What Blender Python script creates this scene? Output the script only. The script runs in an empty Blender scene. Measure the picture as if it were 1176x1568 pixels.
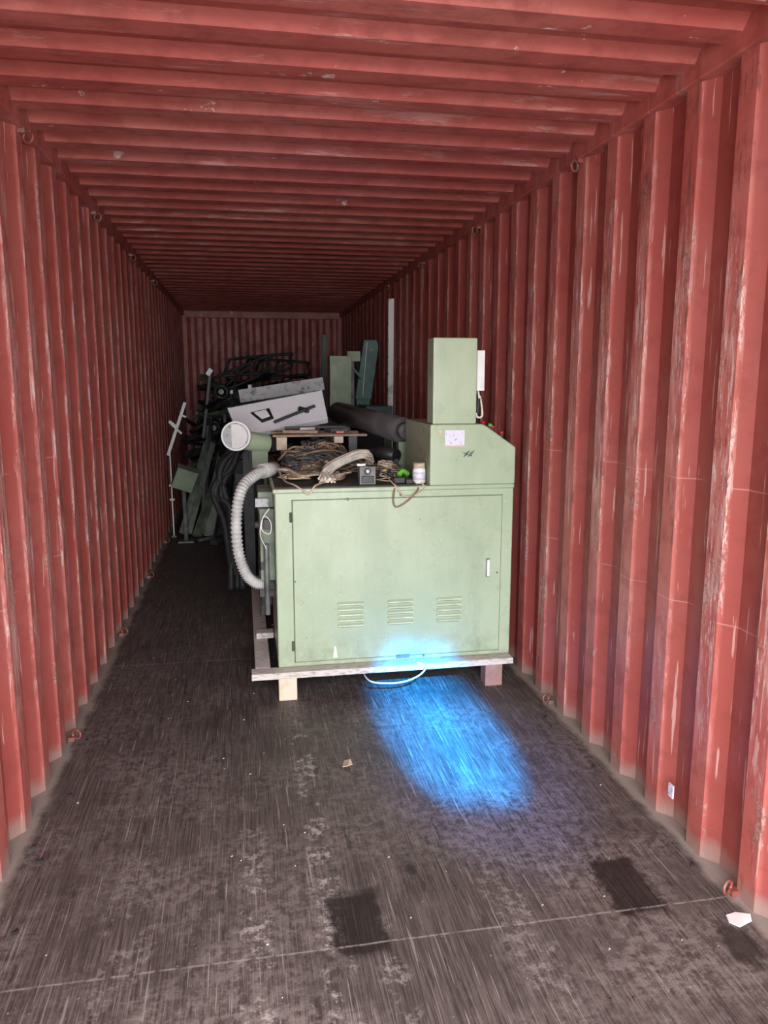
import bpy, bmesh, math, random
from mathutils import Vector, Matrix, Euler
random.seed(7)
V=Vector
C=bpy.context.collection
# ------------------------------------------------------------ camera
cam_d=bpy.data.cameras.new("camera"); cam=bpy.data.objects.new("camera",cam_d)
C.objects.link(cam); bpy.context.scene.camera=cam
cam_d.sensor_fit='VERTICAL'; cam_d.sensor_height=36; cam_d.lens=36*1178/1568
cam_d.clip_start=.02
cam.location=(0.83,0,1.63); cam.rotation_euler=(math.radians(90-9.59),0,math.radians(-10.34))
W=2.35; H=2.69; L=12.03; Y0=-.35

# ------------------------------------------------------------ node helper
class NT:
    def __init__(s,name):
        s.mat=bpy.data.materials.new(name); s.mat.use_nodes=True
        s.t=s.mat.node_tree; s.b=s.t.nodes["Principled BSDF"]
        s.co=s.t.nodes.new("ShaderNodeTexCoord")
        s.obj=s.co.outputs["Object"]; s._xyz=None
    def _in(s,sock,v):
        if v is None: return
        if isinstance(v,bpy.types.NodeSocket): s.t.links.new(v,sock)
        else:
            if isinstance(v,(tuple,list)) and len(v)==3 and sock.type=='RGBA': v=(*v,1)
            sock.default_value=v
    def m(s,op,a,b=None,c=None,clamp=False):
        n=s.t.nodes.new("ShaderNodeMath"); n.operation=op; n.use_clamp=clamp
        s._in(n.inputs[0],a); s._in(n.inputs[1],b); s._in(n.inputs[2],c); return n.outputs[0]
    def xyz(s):
        if not s._xyz:
            n=s.t.nodes.new("ShaderNodeSeparateXYZ"); s.t.links.new(s.obj,n.inputs[0]); s._xyz=n.outputs
        return s._xyz
    def mapv(s,scale,loc=(0,0,0),rot=(0,0,0)):
        n=s.t.nodes.new("ShaderNodeMapping"); s.t.links.new(s.obj,n.inputs[0])
        n.inputs["Scale"].default_value=scale; n.inputs["Location"].default_value=loc; n.inputs["Rotation"].default_value=rot
        return n.outputs[0]
    def noise(s,scale,det=3,rough=.5,vec=None,dist=0):
        n=s.t.nodes.new("ShaderNodeTexNoise"); n.inputs["Scale"].default_value=scale
        n.inputs["Detail"].default_value=det; n.inputs["Roughness"].default_value=rough; n.inputs["Distortion"].default_value=dist
        s.t.links.new(vec if vec else s.obj,n.inputs["Vector"]); return n.outputs[0]
    def ss(s,v,lo,hi,a=0.,b=1.):
        n=s.t.nodes.new("ShaderNodeMapRange"); n.interpolation_type='SMOOTHSTEP'
        s._in(n.inputs[0],v); n.inputs[1].default_value=lo; n.inputs[2].default_value=hi
        n.inputs[3].default_value=a; n.inputs[4].default_value=b; return n.outputs[0]
    def band(s,v,c,hw,soft):
        d=s.m('ABSOLUTE',s.m('SUBTRACT',v,c)); return s.ss(d,hw,hw+soft,1.,0.)
    def mul(s,*a):
        r=a[0]
        for q in a[1:]: r=s.m('MULTIPLY',r,q)
        return r
    def mix(s,f,a,b):
        n=s.t.nodes.new("ShaderNodeMix"); n.data_type='RGBA'
        s._in(n.inputs[0],f); s._in(n.inputs[6],a); s._in(n.inputs[7],b); return n.outputs[2]
    def bump(s,h,st,dist=.01):
        n=s.t.nodes.new("ShaderNodeBump"); n.inputs["Strength"].default_value=st; n.inputs["Distance"].default_value=dist
        s._in(n.inputs["Height"],h); s.t.links.new(n.outputs[0],s.b.inputs["Normal"])
    def out(s,col=None,rough=None,metal=None,spec=None):
        s._in(s.b.inputs["Base Color"],col); s._in(s.b.inputs["Roughness"],rough); s._in(s.b.inputs["Metallic"],metal)
        if spec is not None: s.b.inputs["Specular IOR Level"].default_value=spec
        return s.mat

def simple(name,a,b=None,scale=8,rough=.5,metal=0.,bump=0,bscale=120,thr=(.4,.65),spec=None,stretch=None):
    n=NT(name); b=b or tuple(x*.75 for x in a)
    vec=n.mapv(stretch) if stretch else None
    nz=n.noise(scale,5,.6,vec)
    col=n.mix(n.ss(nz,thr[0],thr[1]),a,b)
    if bump: n.bump(n.noise(bscale,2),bump,.002)
    return n.out(col,rough,metal,spec)

# ------------------------------------------------------------ container paint
def wallmat(name,kind):
    n=NT(name); x,y,z=n.xyz()
    big=n.noise(1.3,4,.6); mid=n.noise(9,5,.65)
    col=n.mix(n.ss(big,.35,.7),(.41,.096,.078),(.48,.158,.132))
    col=n.mix(n.m('MULTIPLY',n.ss(mid,.46,.66),.5),col,(.26,.050,.040))
    if kind in('L','R'):
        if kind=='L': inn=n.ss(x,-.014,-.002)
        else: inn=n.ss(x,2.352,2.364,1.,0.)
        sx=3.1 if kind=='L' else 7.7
        # shade in the recesses is put into the paint colour, ribs are rubbed and faded
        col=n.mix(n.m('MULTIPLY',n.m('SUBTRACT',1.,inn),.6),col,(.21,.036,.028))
        lo=.32 if kind=='L' else .36
        region=n.ss(n.noise(1,2,.5,n.mapv((1,2.2,.9),(0,5.5 if kind=='L' else 1.3,.4))),lo,lo+.16)
        zb=n.mul(n.ss(z,.15,.8),n.ss(z,1.8,2.6,1.,.35))
        v1=n.noise(1,6,.7,n.mapv((1,26,3.0),(sx,0,0)))
        sc=n.mul(n.ss(v1,.46,.60),inn,region,zb)
        col=n.mix(n.m('MULTIPLY',sc,.5),col,(.60,.37,.33))
        v2=n.noise(1,8,.78,n.mapv((1,42,5.5),(9+sx,3,1)))
        sc2=n.mul(n.ss(v2,.535,.575),inn,region,zb)
        col=n.mix(n.m('MULTIPLY',sc2,.85),col,(.64,.50,.46))
        v4=n.noise(1,8,.78,n.mapv((1,34,5.),(2+sx,7,4)))
        sc4=n.mul(n.ss(v4,.55,.59),inn,n.ss(n.noise(1,2,.5,n.mapv((1,3,1.1),(0,8.5,2.4))),.40,.54))
        col=n.mix(n.m('MULTIPLY',sc4,.8),col,(.15,.06,.045))
        v5=n.noise(1,6,.7,n.mapv((1,7,2.6),(sx*2,2.2,.3)))
        sc5=n.mul(n.ss(v5,.575,.61),inn)
        col=n.mix(n.m('MULTIPLY',sc5,.7),col,n.mix(n.ss(n.noise(70,4,.7),.42,.6),(.50,.34,.30),(.22,.10,.08)))
        v3=n.noise(1,3,.6,n.mapv((1,60,2.5),(4,1,2),(.25,0,0)))
        col=n.mix(n.mul(n.ss(v3,.64,.68),.5),col,(.70,.48,.43))
        for zz in(1.295,.845):
            zw=n.m('ADD',z,n.m('MULTIPLY',n.noise(1,1,.5,n.mapv((1,4,0))),.02))
            col=n.mix(n.mul(n.band(zw,zz+.01,.001,.0025),n.ss(n.noise(1,2,.5,n.mapv((1,5,0),(3,0,0))),.46,.56),.38),col,(.62,.36,.32))
        dz=n.m('ADD',z,n.m('MULTIPLY',n.noise(14,3),-.08))
        col=n.mix(n.ss(dz,-.03,.05,.8,0.),col,(.28,.21,.18))
    if kind in('C','B'):
        v1=n.noise(1,7,.75,n.mapv((1.6,14,1),(2,1,0)))
        reg=n.ss(n.noise(.8,2),.40,.56)
        col=n.mix(n.mul(n.ss(v1,.56,.62),reg,.45),col,(.66,.46,.42))
        v4=n.noise(1,5,.7,n.mapv((3,14,1),(5,1,0)))
        col=n.mix(n.m('MULTIPLY',n.ss(v4,.48,.66),.45),col,(.22,.040,.03))
        sp=n.mul(n.ss(n.noise(1,6,.7,n.mapv((5,8,1),(1,3,0))),.65,.67),.8)
        col=n.mix(sp,col,(.74,.66,.62))
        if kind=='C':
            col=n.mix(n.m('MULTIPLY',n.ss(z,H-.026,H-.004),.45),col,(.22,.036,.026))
    n.bump(n.m('ADD',n.noise(3,3),n.m('MULTIPLY',n.noise(60,3),.06)),.25,.02)
    return n.out(col,n.ss(mid,.3,.7,.38,.55))
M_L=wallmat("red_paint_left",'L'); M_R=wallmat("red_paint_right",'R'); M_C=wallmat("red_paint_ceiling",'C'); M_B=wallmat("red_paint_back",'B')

# ------------------------------------------------------------ mesh builder
class MB:
    def __init__(s): s.bm=bmesh.new(); s.mats=[]; s.mi=0
    def mat(s,m):
        if m not in s.mats: s.mats.append(m)
        s.mi=s.mats.index(m); return s
    def face(s,vs,smooth=False):
        try: f=s.bm.faces.new(vs)
        except ValueError: return
        f.material_index=s.mi; f.smooth=smooth
    def box(s,a,b,rot=None,piv=None):
        xs=[(a[0],a[1],a[2]),(b[0],a[1],a[2]),(b[0],b[1],a[2]),(a[0],b[1],a[2]),(a[0],a[1],b[2]),(b[0],a[1],b[2]),(b[0],b[1],b[2]),(a[0],b[1],b[2])]
        p=V(piv) if piv else (V(a)+V(b))/2
        vs=[]
        for q in xs:
            q=V(q)
            if rot: q=Euler(rot).to_matrix()@(q-p)+p
            vs.append(s.bm.verts.new(q))
        for f in((0,3,2,1),(4,5,6,7),(0,1,5,4),(1,2,6,5),(2,3,7,6),(3,0,4,7)): s.face([vs[i] for i in f])
        return s
    def prism(s,poly,d):
        d=V(d); a=[s.bm.verts.new(V(p)) for p in poly]; b=[s.bm.verts.new(V(p)+d) for p in poly]
        s.face(a[::-1]); s.face(b)
        n=len(a)
        for i in range(n): s.face([a[i],a[(i+1)%n],b[(i+1)%n],b[i]])
        return s
    def tube(s,pts,r,seg=10,caps=True,smooth=True):
        pts=[V(p) for p in pts]; n=len(pts)
        rs=r if isinstance(r,(list,tuple)) else [r]*n
        rings=[];up=None
        for i in range(n):
            t=(pts[min(i+1,n-1)]-pts[max(i-1,0)])
            if t.length<1e-7: t=V((0,0,1))
            t.normalize()
            if up is None:
                up=V((0,0,1)) if abs(t.z)<.9 else V((1,0,0))
            e1=up-t*up.dot(t)
            if e1.length<1e-5: e1=t.orthogonal()
            e1.normalize(); e2=t.cross(e1); up=e1
            rings.append([s.bm.verts.new(pts[i]+(e1*math.cos(2*math.pi*k/seg)+e2*math.sin(2*math.pi*k/seg))*rs[i]) for k in range(seg)])
        for i in range(n-1):
            for k in range(seg):
                s.face([rings[i][k],rings[i][(k+1)%seg],rings[i+1][(k+1)%seg],rings[i+1][k]],smooth)
        if caps: s.face(rings[0][::-1]); s.face(rings[-1])
        return s
    def cyl(s,a,b,r,seg=24,r2=None): return s.tube([a,b],[r,r if r2 is None else r2],seg)
    def beam(s,a,b,w,h,roll=0):
        a=V(a);b=V(b);t=(b-a).normalized(); up=V((0,0,1)) if abs(t.z)<.95 else V((0,1,0))
        e1=t.cross(up).normalized(); e2=e1.cross(t).normalized()
        c,sn=math.cos(roll),math.sin(roll); f1=e1*c+e2*sn; f2=e2*c-e1*sn
        A=[a+f1*x*w/2+f2*y*h/2 for x,y in((-1,-1),(1,-1),(1,1),(-1,1))]
        return s.prism(A,b-a)
    def channel(s,a,b,w,h,th=.006,roll=0):
        a=V(a);b=V(b);t=(b-a).normalized(); up=V((0,0,1)) if abs(t.z)<.95 else V((0,1,0))
        e1=t.cross(up).normalized(); e2=e1.cross(t).normalized()
        c,sn=math.cos(roll),math.sin(roll); f1=e1*c+e2*sn; f2=e2*c-e1*sn
        P=[(-w/2,-h/2),(w/2,-h/2),(w/2,h/2),(w/2-th,h/2),(w/2-th,-h/2+th),(-w/2+th,-h/2+th),(-w/2+th,h/2),(-w/2,h/2)]
        return s.prism([a+f1*x+f2*y for x,y in P],b-a)
    def torus(s,c,R,r,axis,seg=20,a0=0,a1=2*math.pi):
        ax=V(axis).normalized(); e1=ax.orthogonal().normalized(); e2=ax.cross(e1)
        pts=[V(c)+(e1*math.cos(a0+(a1-a0)*i/seg)+e2*math.sin(a0+(a1-a0)*i/seg))*R for i in range(seg+1)]
        return s.tube(pts,r,8)
    def obj(s,name,parent=None,bevel=0,seg=2):
        bmesh.ops.recalc_face_normals(s.bm,faces=s.bm.faces)
        me=bpy.data.meshes.new(name); s.bm.to_mesh(me); s.bm.free()
        for m in s.mats: me.materials.append(m)
        o=bpy.data.objects.new(name,me); C.objects.link(o)
        if parent: o.parent=parent
        if bevel:
            md=o.modifiers.new("bevel",'BEVEL'); md.width=bevel; md.segments=seg; md.limit_method='ANGLE'; md.angle_limit=math.radians(40)
        return o
def empty(name,loc=(0,0,0)):
    e=bpy.data.objects.new(name,None); C.objects.link(e); e.location=(0,0,0); return e
def spline(P,n=8):
    P=[V(p) for p in P]; out=[]
    Q=[P[0]*2-P[1]]+P+[P[-1]*2-P[-2]]
    for i in range(1,len(Q)-2):
        for k in range(n):
            t=k/n; a,b,c,d=Q[i-1],Q[i],Q[i+1],Q[i+2]
            out.append(.5*((2*b)+(c-a)*t+(2*a-5*b+4*c-d)*t*t+(3*b-a-3*c+d)*t**3))
    out.append(P[-1]); return out

# ------------------------------------------------------------ shell
def corr(phase,pitch,depth,a,b):
    s=(pitch-a-b)/2; pts=[]
    k=math.floor((Y0-phase)/pitch)-1; y=phase+k*pitch
    while y<L+pitch:
        pts+=[(y-a/2,0),(y+a/2,0),(y+a/2+s,depth),(y+a/2+s+b,depth)]; y+=pitch
    o=[]
    for p,d in pts:
        if Y0<p<L: o.append((p,d))
    return [(Y0,o[0][1])]+o+[(L,o[-1][1])]
def sheet(name,rows,mat):
    v=[];f=[]
    for a,b in rows: v+=[a,b]
    for i in range(len(rows)-1): f.append((2*i,2*i+2,2*i+3,2*i+1))
    me=bpy.data.meshes.new(name); me.from_pydata(v,[],f); me.materials.append(mat)
    o=bpy.data.objects.new(name,me); C.objects.link(o); return o
P=corr(2.25,.292,.042,.085,.100)
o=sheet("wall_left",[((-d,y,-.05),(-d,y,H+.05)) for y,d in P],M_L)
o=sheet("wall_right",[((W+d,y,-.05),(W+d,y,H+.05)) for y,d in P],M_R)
P=corr(2.56,.25,.036,.095,.085)
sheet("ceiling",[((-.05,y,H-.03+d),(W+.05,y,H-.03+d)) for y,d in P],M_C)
s=[];x=-.1;p=.212
while x<W+.1:
    s+=[(x,0),(x+.05,0),(x+.10,.045),(x+.162,.045)]; x+=p
sheet("wall_back",[((x,L+d,-.05),(x,L+d,H+.05)) for x,d in s],M_B)

# floor
n=NT("plywood_floor"); x,y,z=n.xyz()
grain=n.noise(1,6,.65,n.mapv((140,3.2,1)))
fine=n.noise(1,3,.6,n.mapv((300,5,1),(1,2,0)))
grain2=n.noise(1,7,.72,n.mapv((14,2.4,1),(3,1,0),(0,0,.06)))
iso=n.noise(26,8,.75)
big=n.noise(1.8,6,.65)
col=n.mix(n.ss(grain,.40,.62),(.055,.044,.040),(.115,.096,.088))
col=n.mix(n.m('MULTIPLY',n.ss(fine,.56,.66),.55),col,(.25,.215,.20))
col=n.mix(n.m('MULTIPLY',n.ss(grain2,.47,.62),.5),col,(.040,.031,.029))
dust=n.mul(n.ss(big,.38,.62),n.ss(iso,.42,.60))
near=n.ss(y,1.2,6.0,1.,.25)
col=n.mix(n.mul(dust,near,.55),col,(.29,.255,.24))
col=n.mix(n.mul(n.ss(iso,.58,.66),.45),col,(.038,.030,.028))
sc=n.noise(1,3,.6,n.mapv((34,4.5,1),(7,2,0),(0,0,.45)))
col=n.mix(n.m('MULTIPLY',n.ss(sc,.63,.67),.55),col,(.022,.018,.017))
sc=n.noise(1,2,.6,n.mapv((90,2.5,1),(2,2,0),(0,0,-.25)))
col=n.mix(n.m('MULTIPLY',n.ss(sc,.66,.69),.5),col,(.36,.33,.31))
sc=n.noise(1,2,.6,n.mapv((80,2.2,1),(5,2,0),(0,0,.6)))
col=n.mix(n.m('MULTIPLY',n.ss(sc,.68,.70),.5),col,(.32,.29,.27))
blot=n.noise(30,8,.8); patch=n.noise(6,4,.65)
for xc,hw,y0,y1,st in((1.05,.020,1.5,3.9,.75),(.82,.022,1.4,3.0,.68),(1.20,.015,1.5,2.4,.55),(1.62,.05,1.6,2.8,.3),(.45,.06,1.5,3.0,.25)):
    mk=n.mul(n.band(x,xc,hw,.05),n.ss(blot,.49,.57),n.ss(patch,.44,.53),n.ss(y,y0,y0+.2),n.ss(y,y1-.8,y1,1.,0.),st)
    col=n.mix(mk,col,(.46,.43,.41))
sp=n.noise(110,3,.6)
col=n.mix(n.mul(n.ss(sp,.67,.70),n.ss(patch,.42,.6),.7),col,(.50,.47,.44))
for cx,cy in((1.126,2.09),(2.02,2.11)):
    wob=n.m('MULTIPLY',n.m('SUBTRACT',n.noise(13,6,.7),.5),.09)
    ax=n.m('ADD',n.m('ABSOLUTE',n.m('SUBTRACT',x,cx)),wob); ay=n.m('ADD',n.m('ABSOLUTE',n.m('SUBTRACT',y,cy)),wob)
    mk=n.mul(n.ss(ax,.064,.098,1.,0.),n.ss(ay,.120,.165,1.,0.),n.ss(grain,.3,.7,.98,.84))
    col=n.mix(mk,col,(.014,.010,.009))
for cx,cy,r in((2.22,1.80,.05),(1.35,2.32,.02),(.33,1.75,.04)):
    dd=n.m('SQRT',n.m('ADD',n.m('POWER',n.m('SUBTRACT',x,cx),2),n.mul(n.m('POWER',n.m('SUBTRACT',y,cy),2),.35)))
    dd=n.m('ADD',dd,n.m('MULTIPLY',n.m('SUBTRACT',n.noise(13,6,.7),.5),.08))
    col=n.mix(n.ss(dd,r*.7,r*1.4,.8,0.),col,(.02,.016,.015))
for yy in(2.0,4.47,6.9,9.3):
    yw=n.m('ADD',y,n.m('MULTIPLY',n.noise(6,2),.008))
    col=n.mix(n.mul(n.band(yw,yy,.0015,.004),n.ss(n.noise(30,4,.7),.36,.56),.55),col,(.38,.35,.33))
ed=n.m('MINIMUM',x,n.m('SUBTRACT',2.35,x))
ed=n.m('ADD',ed,n.m('MULTIPLY',n.m('SUBTRACT',n.noise(7,4,.65),.5),.09))
col=n.mix(n.ss(ed,.010,.050,.85,0.),col,(.32,.275,.245))
n.bump(n.m('ADD',grain,n.m('MULTIPLY',iso,.8)),.5,.004)
M_F=n.out(col,n.ss(grain,.3,.7,.48,.70),spec=.45)
mb=MB().mat(M_F).box((-.05,Y0,-.06),(W+.05,L+.06,0)); mb.obj("floor")
mb=MB().mat(M_B).box((-.06,Y0,H-.085),(.022,L,H+.03)); mb.obj("trim_1",bevel=.006)
mb=MB().mat(M_B).box((W-.022,Y0,H-.085),(W+.06,L,H+.03)); mb.obj("trim_2",bevel=.006)
mb=MB().mat(M_B).box((-.06,L-.03,H-.12),(W+.06,L+.06,H+.03)); mb.obj("trim_3",bevel=.006)
mb=MB().mat(M_B).box((-.05,L-.04,0),(.06,L+.05,H-.09)).box((W-.06,L-.04,0),(W+.05,L+.05,H-.09)); mb.obj("trim_4",bevel=.006)
M_RING=simple("ring_steel",(.30,.075,.055),(.20,.15,.13),20,.5,.3)
def ring(x,y,z,sg,up):
    mb=MB().mat(M_RING); 
    mb.torus((x+sg*.022,y,z),.022,.0055,(sg*.5,1,0),16)
    mb.box((x-.012,y-.012,z+(.012 if up else -.03)),(x+.014,y+.012,z+(.032 if up else -.01)))
    mb.obj("lashing_ring")
for yy in(2.0,3.52,5.03,6.55,8.0):
    ring(W-.012,yy,.032,-1,False); ring(.012,yy,.032,1,False)
for yy in(3.42,4.93,6.45,8.0): ring(W-.012,yy,2.578,-1,True); ring(.012,yy,2.578,1,True)

# ------------------------------------------------------------ object materials
def enamel(name,c1,c2,dirt):
    n=NT(name); x,y,z=n.xyz()
    col=n.mix(n.ss(n.noise(2.5,4,.6),.35,.65),c1,c2)
    g=n.mul(n.ss(n.noise(1,6,.7,n.mapv((5,5,1.6))),.46,.68),dirt)
    col=n.mix(g,col,tuple(q*.62 for q in c2))
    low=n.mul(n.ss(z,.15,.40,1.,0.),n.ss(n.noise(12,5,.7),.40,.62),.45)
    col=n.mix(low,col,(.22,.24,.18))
    sp=n.mul(n.ss(n.noise(38,4,.7),.69,.72),.6)
    col=n.mix(sp,col,(.16,.15,.10))
    ds=n.mul(n.ss(n.noise(90,2,.5),.72,.74),.5)
    col=n.mix(ds,col,(.75,.78,.70))
    n.bump(n.noise(240,2),.18,.002)
    return n.out(col,n.ss(n.noise(9,4),.3,.7,.26,.40))
GREEN=enamel("green_enamel",(.43,.52,.355),(.38,.475,.315),.25)
GREEN2=simple("green_enamel_dirty",(.18,.24,.15),(.09,.12,.08),7,.5,0,.15,160)
TEAL=simple("teal_paint",(.035,.13,.10),(.02,.07,.055),6,.45)
DECK=simple("dark_deck",(.045,.05,.045),(.02,.02,.02),9,.6)
SEAM=simple("seam_dark",(.10,.115,.075),None,9,.8)
LSL=simple("louvre_slot",(.20,.25,.15),None,9,.6)
LLIP=simple("louvre_lip_highlight",(.66,.74,.58),None,9,.3)  # highlight on the louvre edges, set as a paler colour
WHITE=simple("white_plastic",(.84,.84,.82),(.76,.76,.74),12,.4)
LGREY=simple("light_grey_panel",(.90,.90,.93),(.82,.82,.86),5,.35,thr=(.45,.7))
GREY=simple("grey_steel",(.16,.165,.16),(.08,.085,.08),10,.5,.2)
BLACK=simple("black_steel",(.018,.018,.02),(.035,.035,.036),8,.42,.2)
RUBBER=simple("black_rubber",(.022,.022,.024),(.035,.035,.035),30,.6)
HOSE=simple("grey_hose_plastic",(.53,.53,.51),(.40,.40,.38),14,.5)
WOOD=simple("raw_wood",(.44,.31,.21),(.24,.165,.11),14,.7,stretch=(2,14,14),bump=.3,bscale=60)
WOODL=simple("pale_wood",(.74,.64,.50),(.60,.50,.37),10,.7)
WOODP=simple("pinkish_wood",(.40,.24,.22),(.30,.18,.16),10,.7)
WOODG=simple("weathered_wood",(.66,.62,.57),(.34,.31,.28),9,.75,stretch=(3,14,14),bump=.4,bscale=60,thr=(.45,.7))
LABEL=simple("label_plate",(.72,.72,.80),(.42,.36,.62),55,.3,thr=(.58,.62))
REDP=simple("red_plastic",(.65,.03,.02),None,9,.35)
CAB_B=simple("cable_brown",(.26,.165,.10),None,20,.5)
CAB_T=simple("cable_beige",(.66,.54,.40),(.50,.40,.29),20,.5)
CAB_W=simple("cable_white",(.80,.76,.68),None,20,.45)
CAB_K=simple("cable_dark",(.06,.06,.062),(.11,.11,.105),20,.45)
GRN=simple("bright_green_plastic",(.18,.60,.06),None,20,.4)
FUZZ=simple("dusty_grey",(.46,.47,.48),(.16,.16,.16),26,.9,0,.6,90,thr=(.48,.7))

# ------------------------------------------------------------ green machine
tm=empty("textile_machine")
X0,X1,YF,ZB,ZT=.975,2.235,3.86,.158,1.10
mb=MB().mat(GREEN)
mb.box((X0,YF,ZB),(X1,4.48,ZT-.02))
mb.box((X0-.01,YF-.012,ZT-.024),(X1,4.50,ZT))
mb.obj("cabinet_body",tm,bevel=.008,seg=3)
mb=MB().mat(SEAM).box((X0+.0845,YF-.003,ZB+.0245),(X1-.0625,YF+.01,ZT-.0575)); mb.obj("door_gap",tm)
mb=MB().mat(GREEN).box((X0+.088,YF-.009,ZB+.028),(X1-.065,YF+.01,ZT-.060)); mb.obj("cabinet_door",tm,bevel=.004,seg=3)
mb=MB()
for cx in(1.355,1.62,1.885):
    for k in range(5):
        zz=.366+k*.029
        mb.mat(GREEN).prism([(cx-.068,YF-.007,zz-.002),(cx-.068,YF-.019,zz+.002),(cx-.068,YF-.020,zz+.006),(cx-.068,YF-.007,zz+.020)],(.136,0,0))
        mb.mat(LLIP).box((cx-.066,YF-.0215,zz+.001),(cx+.066,YF-.0185,zz+.008))
        mb.mat(LSL).box((cx-.062,YF-.0100,zz-.006),(cx+.062,YF-.008,zz-.002))
mb.obj("vent_louvres",tm,bevel=.001)
mb=MB().mat(GREY).box((2.087,YF-.014,.60),(2.107,YF-.008,.70)).mat(WHITE).box((2.090,YF-.024,.605),(2.104,YF-.013,.695)); mb.obj("door_latch",tm,bevel=.002)
mb=MB().mat(SEAM).cyl((X0+.078,YF-.010,.93),(X0+.078,YF-.010,.98),.006,10).cyl((X0+.078,YF-.010,.25),(X0+.078,YF-.010,.30),.006,10); mb.obj("door_hinges",tm)
mb=MB().mat(WHITE).prism([(1.26,YF-.0105,.20),(1.285,YF-.0105,.20),(1.275,YF-.0105,.262),(1.268,YF-.0105,.262)],(0,.002,0)); mb.obj("paint_mark",tm)
mb=MB().mat(GREY)
mb.box((1.60,YF-.02,ZB+.02),(1.67,YF-.005,ZB+.035)); mb.cyl((1.345,YF-.011,.83+.21),(1.345,YF,.83+.21),.008,10)
for xx,zz in((1.07,.62),(2.15,.62),(1.62,1.055),(1.62,.178),(1.75,.178)): mb.cyl((xx,YF-.012,zz),(xx,YF,zz),.005,8)
mb.obj("screws",tm)
mb=MB().mat(GREEN)
cp=[(1.776,YF-.004,ZT-.002),(X1+.004,YF-.004,ZT-.002),(X1+.004,YF-.004,1.292),(2.075,YF-.004,1.405),(2.05,YF-.004,1.415),(1.776,YF-.004,1.415)]
mb.prism(cp,(0,.62,0)); mb.obj("control_console",tm,bevel=.008,seg=3)
mb=MB().mat(GREEN).box((1.790,YF+.005,1.416),(2.022,YF+.135,1.852)); mb.obj("control_tower",tm,bevel=.006,seg=3)
mb=MB().mat(GREEN2).box((1.80,YF+.125,1.42),(1.90,YF+.15,1.84)); mb.obj("tower_back_flange",tm)
mb=MB().mat(WHITE).box((2.024,YF+.01,1.585),(2.064,YF+.11,1.79)).mat(GREY).box((2.0635,YF+.03,1.62),(2.068,YF+.09,1.76)).mat(CAB_W)
mb.tube(spline([(2.04,YF+.04,1.59),(2.045,YF+.035,1.53),(2.03,YF+.03,1.48),(2.035,YF+.03,1.45),(2.06,YF+.03,1.455),(2.06,YF+.035,1.50),(2.05,YF+.04,1.56)]),.0055,8)
mb.mat(RUBBER).cyl((2.04,YF+.03,1.545),(2.035,YF+.03,1.47),.010,10)
mb.obj("switch_box",tm,bevel=.003)
mb=MB().mat(LABEL).box((1.853,YF-.0075,1.305),(1.957,YF-.003,1.385)).mat(CAB_T).box((1.853,YF-.0080,1.300),(1.957,YF-.003,1.307)); 
mb.box((1.815,YF-.0075,1.36),(1.835,YF-.003,1.385)); mb.obj("name_plate",tm)
mb=MB().mat(BLACK)
for i in range(4):
    a=(1.955+.012*i,YF-.007,1.245+.006*((i%2))); mb.beam(a,(a[0]+.018,YF-.007,a[2]+.028),.004,.003)
mb.beam((1.95,YF-.007,1.268),(2.0,YF-.007,1.25),.004,.003)
mb.obj("maker_mark",tm)
mb=MB()
for xx,zz,m in((2.085,1.40,REDP),(2.125,1.385,GRN),(2.19,1.345,REDP),(2.14,1.375,REDP)):
    mb.mat(GREY).cyl((xx,YF+.12,zz-.02),(xx+.008,YF+.12,zz+.010),.014,12).mat(m).cyl((xx+.008,YF+.12,zz+.008),(xx+.013,YF+.12,zz+.024),.012,12)
mb.obj("push_buttons",tm)
mb=MB().mat(GREEN2)
mb.box((X0+.02,4.50,ZB),(X0+.05,5.9,1.03)); mb.box((X1-.05,4.50,ZB),(X1-.02,5.9,1.03))
mb.box((X0,4.50,1.03),(X0+.07,5.9,1.09)); mb.box((X1-.07,4.50,1.03),(X1,5.9,1.09)); mb.box((X0,5.83,ZB),(X1,5.9,1.09))
mb.mat(DECK).box((X0+.07,4.50,1.06),(X1-.07,5.83,1.085))
mb.box((X0+.005,3.90,ZT),(1.765,4.49,ZT+.004))
mb.obj("rear_frame",tm,bevel=.004)
mb=MB().mat(GREEN2)
mb.box((.895,4.05,.96),(.974,4.35,1.06)).box((.905,4.45,.72),(.974,4.85,.96)).box((.90,3.98,.60),(.974,4.06,.98))
mb.mat(GREY).cyl((.90,4.30,.84),(.974,4.30,.84),.055,20).cyl((.88,4.30,.84),(.90,4.30,.84),.02,12)
mb.cyl((.93,3.96,.42),(.93,3.96,.80),.014,12).box((.895,4.2,.45),(.974,4.5,.60)).cyl((.92,4.7,.20),(.92,4.7,.75),.02,12)
mb.mat(BLACK).box((.91,4.55,.30),(.974,5.0,.55)).box((.90,3.97,.66),(.935,3.98,.70)).box((.92,3.95,.88),(.955,3.97,.93))
mb.mat(CAB_W).tube(spline([(.95,3.94,.99),(.915,3.93,.94),(.91,3.93,.88),(.95,3.93,.86),(.955,3.93,.92),(.92,3.93,.95),(.90,3.93,.86),(.93,3.93,.78)]),.003,6)
mb.mat(FUZZ).box((.88,4.02,.985),(.95,4.06,1.03))
mb.obj("side_gearbox",tm,bevel=.004)

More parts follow.
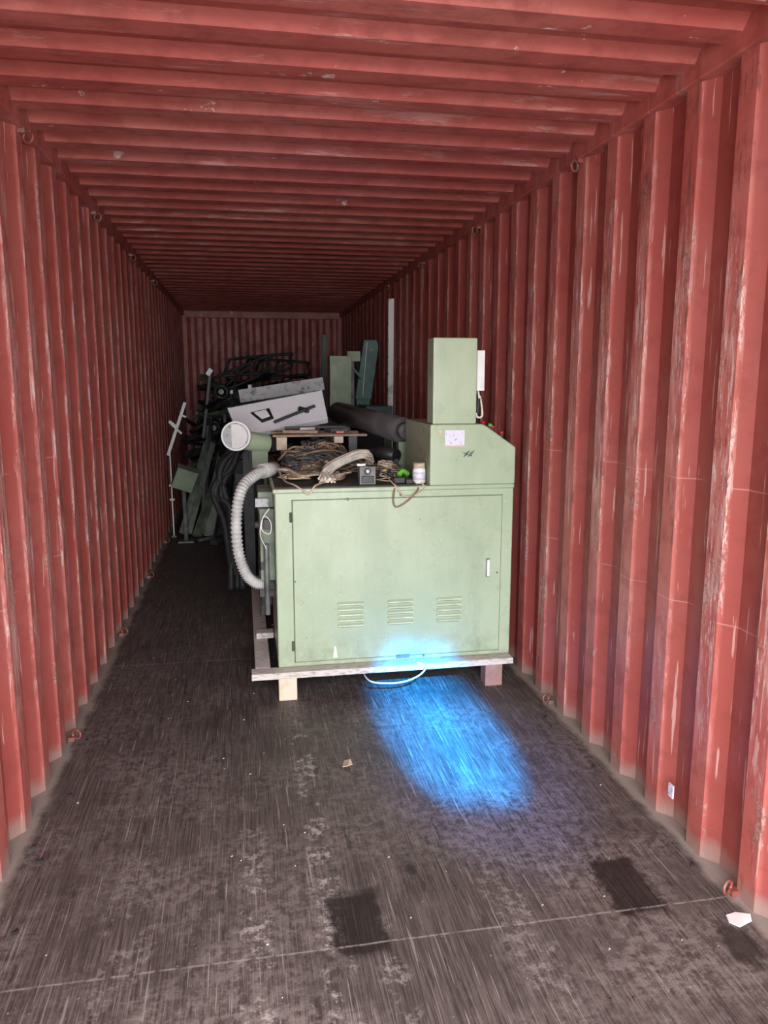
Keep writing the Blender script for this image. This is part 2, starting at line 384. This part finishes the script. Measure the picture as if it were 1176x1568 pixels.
# skid
mb=MB().mat(WOODG)
mb.box((.835,3.79,.122),(2.235,3.88,.156)).box((.855,3.882,.115),(.935,5.75,.156)).box((1.95,3.882,.115),(2.03,5.75,.156))
mb.box((.835,5.76,.115),(2.235,5.86,.156)).box((.87,4.35,.156),(.97,4.43,.19))
mb.mat(WOODL).box((.972,3.80,0),(1.066,3.89,.1215))
mb.mat(WOODP).box((2.082,3.80,0),(2.178,3.89,.1215)).mat(WOOD).box((.95,5.77,0),(1.04,5.85,.115)).box((2.08,5.77,0),(2.17,5.85,.115))
mb.obj("wooden_skid",bevel=.004)

# corrugated hose
pts=spline([(1.00,4.36,1.150),(.958,4.3,1.15),(.888,4.2,1.133),(.815,4.1,1.075),(.782,4.05,.937),(.784,4.05,.762),(.818,4.05,.632),(.87,4.05,.572),(.935,4.05,.563)],30)
rs=[.0265+(.0045 if (i//2)%2 else -.0015) for i in range(len(pts))]
mb=MB().mat(HOSE).tube(pts,rs,16)
mb.cyl((.925,4.27,1.145),(1.0,4.36,1.150),.041,16); mb.mat(GREY).cyl((.915,4.05,.563),(.97,4.05,.563),.036,16)
mb.obj("corrugated_hose")

# motor with round end cap
mb=MB().mat(WHITE).cyl((.784,4.86,1.30),(.79,4.89,1.298),.092,36).mat(FUZZ).cyl((.783,4.855,1.30),(.784,4.86,1.30),.080,36).mat(WHITE).cyl((.782,4.852,1.30),(.783,4.855,1.30),.076,36)
mb.mat(GREEN).cyl((.79,4.89,1.298),(.81,4.95,1.29),.070,28).mat(GREEN).cyl((.80,4.93,1.275),(.98,5.01,1.235),.062,24)
mb.mat(GREEN2).box((.88,4.93,1.092),(.98,5.06,1.20)).mat(GREY).cyl((.98,5.01,1.235),(.99,5.015,1.23),.03,16)
mb.obj("electric_motor",bevel=.002)

# light cabinet lid with black handles
A=V((.724,5.60,1.45));B=V((1.397,5.60,1.575));Cc=V((1.415,5.40,1.38));D=V((.80,5.40,1.265))
nr=(B-A).cross(D-A).normalized()
if nr.z<0: nr=-nr
mb=MB().mat(LGREY).prism([D,Cc,B,A],-nr*.05)
def onp(u,v,h=0): return A+(B-A)*u+(D-A)*v+nr*h
mb.mat(BLACK).prism([onp(.20,.35,.002),onp(.40,.32,.002),onp(.40,.68,.002),onp(.27,.74,.002)],nr*.012)
mb.mat(LGREY).prism([onp(.23,.40,.015),onp(.36,.38,.015),onp(.37,.62,.015),onp(.28,.66,.015)],nr*.01)
mb.mat(BLACK).beam(onp(.38,.88,.03),onp(.84,.60,.03),.022,.02).beam(onp(.68,.55,.02),onp(.76,.70,.02),.040,.03)
mb.mat(GREY).beam(onp(.02,.02,.004),onp(.98,.02,.004),.01,.006)
mb.mat(BLACK).box((.86,5.46,1.092),(.92,5.54,1.30)).box((1.3,5.46,1.092),(1.36,5.54,1.38))
mb.obj("enclosure_lid",bevel=.004)

mb=MB().mat(FUZZ).beam((.81,6.22,1.515),(1.47,6.22,1.614),.10,.10,.1)
mb.mat(BLACK).beam((.84,6.3,1.10),(.87,6.22,1.47),.05,.05).beam((1.42,6.3,1.10),(1.42,6.22,1.56),.05,.05)
mb.box((.82,6.24,0),(.90,6.38,1.12)).box((1.38,6.24,0),(1.46,6.38,1.12)).box((.82,6.26,.9),(1.46,6.34,1.0))
mb.obj("dusty_beam_on_stand")

a=V((1.806,4.60,1.335));b=V((1.55,6.0,1.40)); d=(b-a)
mb=MB().mat(simple("roller_rubber",(.075,.066,.066),(.11,.10,.10),6,.4))
mb.cyl(a+d*.03,a+d*.97,.080,36).mat(GREY).cyl(a+d*-.02,a+d*.03,.05,20).cyl(a+d*.97,a+d*1.04,.03,16)
mb.mat(GREEN2).box((1.76,4.60,1.092),(1.85,4.68,1.27)).box((1.52,5.74,1.092),(1.62,5.82,1.31))
mb.mat(BLACK).cyl((1.60,4.76,1.205),(1.74,4.56,1.19),.040,20).mat(GREY).cyl((1.588,4.778,1.205),(1.60,4.76,1.205),.02,12)
mb.mat(BLACK).box((1.70,4.55,1.092),(1.75,4.62,1.17))
mb.obj("rubber_roller")

# pallet on the deck
mb=MB().mat(WOOD)
rr=random.Random(3)
for i in range(4):
    mb.box((1.03+rr.uniform(-.03,.02),4.90+i*.115,1.287),(1.62+rr.uniform(-.05,.03),4.985+i*.115,1.301),(0,rr.uniform(-.01,.02),rr.uniform(-.03,.03)))
mb.mat(WOODL).box((1.035,4.895,1.205),(1.10,4.99,1.286)); mb.mat(WOODL).box((1.40,4.90,1.245),(1.46,5.33,1.286)); mb.mat(WOOD).box((1.06,5.0,1.24),(1.10,5.33,1.286))
mb.mat(BLACK).box((1.06,4.96,1.092),(1.14,5.3,1.204)).box((1.5,4.96,1.092),(1.56,5.3,1.286)).box((1.25,5.0,1.092),(1.35,5.3,1.24))
mb.obj("wooden_pallet",bevel=.003)
mb=MB().mat(WOOD).prism([(1.08,5.0,1.305),(1.30,4.95,1.305),(1.34,5.2,1.305),(1.12,5.25,1.305)],(0,0,.018)).mat(REDP).box((1.42,4.95,1.305),(1.47,4.97,1.318)); mb.mat(GREY).box((1.38,5.08,1.305),(1.50,5.18,1.325),(0,0,.3))
mb.mat(BLACK).beam((1.1,5.1,1.335),(1.5,5.15,1.335),.02,.015).mat(CAB_W).beam((1.2,5.05,1.33),(1.28,4.98,1.335),.02,.015); mb.obj("wood_offcuts")

def tangle(mb,mats,cx,cy,rx,ry,z0,zh,n,r,loops=2.5):
    for i in range(n):
        mb.mat(random.choice(mats))
        a=random.uniform(0,6.28); pts=[]; ex=random.uniform(.35,1); ey=random.uniform(.35,1)
        ox=random.uniform(-.35,.35)*rx; oy=random.uniform(-.35,.35)*ry; zb=random.uniform(0,1); w=random.uniform(1.3,3.1)
        N=int(16*loops)
        for k in range(N):
            t=a+k/16*6.28; f=1-.012*k
            x=cx+ox+rx*ex*f*math.cos(t)*.7+.02*math.sin(t*w); y=cy+oy+ry*ey*f*math.sin(t)*.7+.02*math.cos(t*w+i)
            h=max(0,1-((x-cx)/rx)**2-((y-cy)/ry)**2)**.5
            pts.append((x,y,z0+r+zh*h*(zb*.8+.15*math.sin(t*2.3+i)+.08)))
        mb.tube(spline(pts,2),r*random.uniform(.7,1.2),6)
mb=MB()
j=lambda s:random.uniform(-s,s)
tangle(mb,(CAB_K,CAB_K,GREY,CAB_B),1.28,4.68,.30,.19,1.088,.19,32,.0075)
tangle(mb,(CAB_K,CAB_B,CAB_T),1.20,4.42,.22,.13,1.106,.07,14,.005)
tangle(mb,(CAB_B,CAB_T,GREY),1.40,4.50,.22,.16,1.106,.10,12,.005)
tangle(mb,(CAB_B,CAB_T,CAB_K),1.62,4.14,.09,.14,1.106,.05,9,.004)
tangle(mb,(CAB_K,CAB_B,CAB_T),1.62,4.36,.13,.12,1.106,.09,10,.005)
tangle(mb,(CAB_T,CAB_B),1.10,4.18,.10,.10,1.106,.03,5,.005,1.5)
for i in range(14):
    mb.mat((CAB_T,CAB_W,CAB_T,CAB_B,CAB_T,CAB_W,CAB_T)[i%7])
    mb.tube(spline([(1.0,4.36+j(.01),1.15+j(.012)),(1.06,4.28+j(.03),1.145+j(.01)),(1.14,4.16+j(.06),1.128+j(.006)),(1.22+j(.03),4.2+j(.08),1.135),(1.30+j(.03),4.08+j(.08),1.125+j(.005)),(1.36+j(.05),4.2+j(.05),1.14)]),.0055,8)
mb.mat(CAB_T)
mb.tube(spline([(1.02,4.3,1.14),(1.04,4.05,1.115),(1.08,3.90,1.112),(1.12,3.84,1.09),(1.15,3.842,1.075),(1.18,3.86,1.112),(1.25,4.0,1.115)]),.0055,8)
mb.mat(CAB_B)
mb.tube(spline([(1.60,4.05,1.13),(1.60,3.90,1.115),(1.585,3.843,1.08),(1.58,3.838,1.02),(1.60,3.838,.995),(1.66,3.838,1.03),(1.71,3.843,1.085),(1.70,3.92,1.115),(1.68,4.05,1.13)]),.0045,8)
mb.mat(CAB_T).tube(spline([(1.58,4.1,1.14),(1.58,3.91,1.12),(1.60,3.844,1.095),(1.64,3.84,1.05),(1.71,3.84,1.06),(1.745,3.845,1.09),(1.735,3.87,1.112)]),.004,8)
for i in range(24):
    mb.mat((CAB_W,CAB_T,CAB_W,CAB_W,CAB_T)[i%5]); o=i%5*.016; q=i//5*.010
    mb.tube(spline([(1.22+o+j(.01),3.98+j(.02),1.115+q*.4),(1.26+j(.01),4.08+o,1.135+q),(1.34+j(.01),4.18+o,1.17+q),(1.45+j(.01),4.26+o,1.205+q),(1.53+j(.02),4.33+j(.02),1.20+q),(1.55+j(.03),4.42,1.15+q)]),.0062,6)
mb.obj("cable_heap")
mb=MB().mat(GREY).box((1.415,3.91,1.105),(1.50,3.98,1.20)).mat(BLACK).box((1.425,3.904,1.115),(1.49,3.911,1.15)).cyl((1.457,3.902,1.175),(1.457,3.911,1.175),.018,16)
mb.mat(WHITE).box((1.405,3.93,1.20),(1.45,3.97,1.212)).mat(CAB_W).cyl((1.457,3.898,1.175),(1.457,3.903,1.175),.009,12)
mb.obj("terminal_box",bevel=.003)
mb=MB().mat(GRN).tube(spline([(1.64,4.0,1.14),(1.665,4.02,1.158),(1.70,4.04,1.14)],4),.014,10).mat(BLACK).box((1.60,3.93,1.105),(1.66,3.99,1.135)).box((1.66,3.9,1.105),(1.695,3.95,1.13)); mb.obj("wire_connector",bevel=.003)
mb=MB().mat(WHITE).tube([(1.733,3.925,1.105),(1.733,3.925,1.108),(1.733,3.925,1.175),(1.733,3.925,1.188)],[.030,.034,.034,.029],24)
mb.mat(CAB_T).tube([(1.733,3.925,1.188),(1.733,3.925,1.213)],[.031,.031],24).mat(LABEL).tube([(1.733,3.925,1.125),(1.733,3.925,1.165)],[.0345,.0345],24)
mb.obj("plastic_jar")
mb=MB().mat(CAB_W).tube(spline([(1.42,3.95,.10),(1.44,3.79,.085),(1.52,3.76,.075),(1.62,3.75,.080),(1.70,3.765,.10),(1.74,3.775,.13),(1.74,3.782,.155),(1.70,3.80,.162)]),.0045,8)
mb.obj("power_cable")

mb=MB().mat(RUBBER)
for i in range(8):
    mb.tube(spline([(.93+j(.02),5.97+j(.03),1.13+j(.03)),(.80+j(.04),5.99+j(.03),1.15+j(.05)),(.69+j(.05),6.0+j(.04),1.0+j(.05)),(.64+j(.06),5.98+j(.06),.80+j(.04)),(.70+j(.06),5.98+j(.06),.58+j(.1)),(.74+j(.04),5.99,.25+j(.05)),(.74+j(.06),5.98+j(.05),.03)]),.026,10)
mb.obj("rubber_hoses")

# ------------------------------------------------------------ standing frame behind
mb=MB().mat(GREEN2)
for xx in(1.55,2.08):
    for yy in(6.7,7.75): mb.box((xx-.035,yy-.035,0),(xx+.035,yy+.035,1.30))
for zz in(.15,.7,1.27):
    for yy in(6.7,7.75): mb.box((1.55,yy-.03,zz-.03),(2.08,yy+.03,zz+.03))
    for xx in(1.55,2.08): mb.box((xx-.03,6.7,zz-.03),(xx+.03,7.75,zz+.03))
mb.mat(DECK).box((1.58,6.73,.2),(2.05,7.72,1.2)); mb.mat(GREY).box((1.52,6.66,1.30),(2.12,7.8,1.325))
mb.mat(TEAL).box((1.9,6.75,1.325),(2.14,7.25,1.42))
mb.obj("machine_frame",bevel=.004)
OLV=simple("olive_green_paint",(.30,.37,.24),(.22,.28,.18),6,.5)
mb=MB().mat(OLV).box((1.605,6.95,1.327),(1.80,7.15,1.86),(0,.01,0)).mat(LGREY).box((1.79,7.0,1.80),(1.81,7.1,1.862)); mb.mat(GREEN2).box((1.605,6.94,1.50),(1.61,6.96,1.80)); mb.obj("green_housing",bevel=.006)
mb=MB().mat(TEAL).prism([(1.885,7.3,1.47),(2.04,7.3,1.47),(2.11,7.3,1.96),(2.09,7.3,2.02),(1.97,7.3,2.02)],(0,.18,0))
mb.box((1.9,7.32,1.327),(2.03,7.46,1.48))
mb.mat(GREY).cyl((2.04,7.29,1.93),(2.04,7.30,1.93),.02,12); mb.mat(LGREY).beam((1.955,7.295,1.5),(2.0,7.295,2.0),.006,.006)
mb.obj("teal_column",bevel=.006)
mb=MB().mat(OLV).box((1.80,7.2,1.82),(1.92,7.28,1.91)).mat(GREY).beam((1.85,7.24,1.327),(1.85,7.24,1.83),.03,.03).mat(TEAL).beam((1.81,7.19,1.80),(1.93,7.19,1.66),.04,.02); mb.obj("steel_bracket")
mb=MB().mat(simple("white_pole_paint",(.90,.90,.86),(.56,.54,.50),9,.6,thr=(.52,.68))).beam((2.27,7.60,0),(2.285,7.60,2.43),.055,.045)
mb.mat(BLACK)
for k in range(9): mb.box((2.245,7.571,.9+.16*k),(2.255,7.576,.92+.16*k))
mb.obj("white_pole",bevel=.004)
mb=MB().mat(TEAL).beam((1.78,9.6,0),(1.84,9.6,2.2),.05,.05); mb.box((1.72,9.5,0),(1.95,9.7,.03)); mb.obj("steel_post")

# ------------------------------------------------------------ scrap machinery pile
BK2=simple("charcoal_steel",(.085,.088,.092),(.03,.03,.032),8,.35,.3)
mb=MB()
def rb(a,b,s=.06,m=None):
    mb.mat(m or random.choice((BLACK,BLACK,BK2,BK2,GREY,GREEN2)))
    if random.random()<.5: mb.channel(a,b,s,s*random.uniform(.6,1.4),.008,random.uniform(0,3))
    else: mb.beam(a,b,s,s*random.uniform(.4,1.1),random.uniform(0,3))
mb.mat(BLACK).box((.62,8.9,0),(1.65,10.8,.75)).box((.65,9.1,.75),(1.6,10.7,1.15)).box((.6,9.5,1.15),(1.35,10.5,1.45))
mb.mat(BK2).box((.7,8.87,.15),(1.1,8.9,.6)).box((1.15,9.07,.8),(1.5,9.1,1.1))
for i in range(105):
    u=random.random(); y=random.uniform(8.95,10.8); x=.22+1.4*u
    top=1.18+.60*math.exp(-((x-.75)/.55)**2)*min(1,(y-8.3)/1.2)
    if x<.45: top*=.80
    z=random.uniform(top*.55,top*.95); ln=random.uniform(.35,1.0); an=random.uniform(0,6.28); ti=random.uniform(-.28,.28)
    d=V((math.cos(an)*math.cos(ti),math.sin(an)*math.cos(ti),math.sin(ti)))*ln/2
    c=V((x,y,z)); a=c-d;b=c+d
    for q in(a,b): q.x=min(max(q.x,.14),2.1); q.y=min(max(q.y,8.85),11.4)
    rb(a,b,random.uniform(.03,.08))
for i in range(18):
    x=random.uniform(.12,.5); y=random.uniform(8.95,9.8)
    rb((x,y,random.uniform(0,.5)),(min(max(x+random.uniform(.1,.5),.1),1.2),y+random.uniform(0,.5),random.uniform(1.0,1.55)),random.uniform(.03,.06))
mb.mat(BK2)
for (x,y,z,w,h,r) in((.62,9.5,1.70,.75,.20,.10),(.42,9.3,1.45,.7,.22,.40),(.85,9.8,1.74,.75,.18,-.06),(.95,9.3,1.45,.6,.20,.12),(.30,9.1,1.10,.45,.20,.6)):
    e=V((math.cos(r)*w,.1,math.sin(r)*w)); f=V((0.08,.15,h)); o=V((x,y,z))
    mb.tube(spline([o,o+f*.9,o+f+e*.08,o+f+e*.92,o+e+f*.8,o+e,o],6),.018,8)
    mb.beam(o+e*.5,o+e*.5+f,.02,.03); mb.beam(o+e*.25+f*.1,o+e*.7+f*.9,.02,.02)
mb.mat(LGREY).box((.45,9.0,1.70),(.50,9.05,1.78),(0,.6,0)).box((.70,8.9,1.50),(.73,8.94,1.54)).box((.9,9.0,1.55),(.94,9.04,1.60))
mb.mat(BLACK).beam((.38,9.05,1.0),(.48,9.04,1.71),.03,.03)
mb.mat(BK2)
for c in((.60,9.0,1.52),(.9,9.05,1.48),(.72,8.95,1.30),(1.2,9.1,1.42),(.5,8.95,1.12)):
    mb.torus(c,.07,.018,(0.1,1,.3),18); mb.cyl(V(c)+V((0,-.02,0)),V(c)+V((0,.03,0)),.03,14)
mb.obj("scrap_machinery_pile",bevel=.003)

mb=MB().mat(simple("grey_green_paint",(.28,.31,.26),(.16,.18,.15),7,.5))
mb.channel((.20,8.20,.06),(.46,8.75,.96),.12,.07,.01,.3); mb.channel((.44,8.10,.05),(.60,8.70,.82),.11,.06,.01,-.2)
mb.mat(GREEN2).beam((.32,8.12,.04),(.56,8.55,.66),.09,.05,.2); mb.mat(BK2).channel((.56,7.95,.04),(.66,8.62,.62),.11,.06,.01,.1)
mb.beam((.38,8.4,.03),(.48,8.8,1.25),.05,.05); mb.beam((.5,7.8,.03),(.8,8.3,.08),.08,.05); mb.mat(GREY).beam((.36,8.35,.03),(.45,8.75,1.15),.03,.04)
mb.beam((.34,8.0,.02),(.75,8.25,.05),.05,.03)
mb.obj("leaning_steel_channels",bevel=.003)
mb=MB().mat(simple("sage_box_paint",(.30,.38,.26),(.22,.28,.19),6,.5)).box((.13,7.90,.56),(.34,8.04,.78),(.25,.35,.15)).mat(GREY).beam((.22,8.04,.0),(.22,7.98,.6),.04,.04).box((.14,7.95,0),(.30,8.1,.02)); mb.obj("junction_box",bevel=.005)
mb=MB().mat(WHITE).beam((.245,8.3,1.42),(.050,8.3,.875),.018,.03).beam((.10,8.28,1.20),(.20,8.28,1.10),.02,.02).beam((.08,8.28,1.23),(.15,8.28,1.17),.03,.03).beam((.19,8.28,1.30),(.25,8.28,1.27),.02,.02)
mb.beam((.075,8.3,.0),(.07,8.3,.93),.012,.012).mat(GREY).box((.05,8.28,.0),(.10,8.32,.02)).mat(WHITE).box((.05,8.27,.55),(.10,8.3,.57)).box((.05,8.27,.4),(.10,8.3,.42))
mb.obj("white_bracket_rack")

# small debris
mb=MB().mat(WHITE).prism([(2.245,1.885,.0015),(2.265,1.86,.0015),(2.315,1.875,.004),(2.328,1.90,.006),(2.29,1.92,.003),(2.255,1.915,.0015)],(0,0,.003)); mb.obj("paper_scrap")
mb=MB().mat(CAB_T)
pp=[(1.205,3.05,.002),(1.225,3.035,.012),(1.25,3.06,.004),(1.245,3.09,.014),(1.22,3.10,.003)]
mb.prism(pp,(0,0,.004)); mb.obj("dried_leaf")
mb=MB()
for i in range(130):
    x=random.uniform(.1,2.25); y=1.5+random.random()**1.3*4; s=random.uniform(.0015,.004)
    mb.mat(random.choice((CAB_T,WOODG,GREY,BLACK,GREY))).prism([(x,y,.0),(x+s*2,y+s*.5,.0),(x+s*1.4,y+s*2,.0)],(0,0,s*.6))
for i in range(9):
    x=random.choice((random.uniform(.03,.12),random.uniform(2.2,2.3))); y=random.uniform(1.9,4); s=.010
    mb.mat(BLACK).prism([(x,y,.0),(x+s*2,y+s*.5,.0),(x+s*1.4,y+s*2,.0)],(0,0,s))
mb.obj("floor_debris")
mb=MB().mat(LABEL).box((2.344,2.385,.115),(2.3495,2.415,.165)); mb.obj("wall_sticker")

# ------------------------------------------------------------ exterior ground & light
G=simple("concrete_ground",(.48,.47,.45),(.40,.39,.37),2,.9)
mb=MB().mat(G).box((-20,-30,-.3),(22,40,-.2)); mb.obj("ground")
w=bpy.data.worlds.new("sky_world"); bpy.context.scene.world=w; w.use_nodes=True
bg=w.node_tree.nodes["Background"]; bg.inputs[0].default_value=(.96,.97,1,1); bg.inputs[1].default_value=14
bpy.context.scene.view_settings.view_transform='Standard'
l=bpy.data.lights.new("door_portal",'AREA'); l.shape='RECTANGLE'; l.size=2.43; l.size_y=2.75
o=bpy.data.objects.new("door_portal",l); C.objects.link(o); o.location=(1.175,-.36,1.345); o.rotation_euler=(math.radians(90),0,0)
l.cycles.is_portal=True
# forklift style blue work light shining onto the floor
def spot(x,ty,deg,sx,e,bl,col=(.0,.32,1)):
    l=bpy.data.lights.new("blue_spotlight",'SPOT'); l.color=col; l.energy=e; l.spot_size=math.radians(deg); l.spot_blend=bl; l.shadow_soft_size=.03
    o=bpy.data.objects.new("blue_spotlight",l); C.objects.link(o); o.location=(x,.3,2.3)
    tgt=V((x,ty,0)); o.rotation_euler=(tgt-o.location).to_track_quat('-Z','Y').to_euler(); o.scale=(sx,1,1)
spot(1.62,3.34,16.5,.42,6300,.7)
spot(1.72,3.30,17,.45,3500,.7)
spot(1.82,3.30,16.5,.42,6300,.7)
spot(1.78,2.95,22,.8,500,1.,(.05,.2,1))
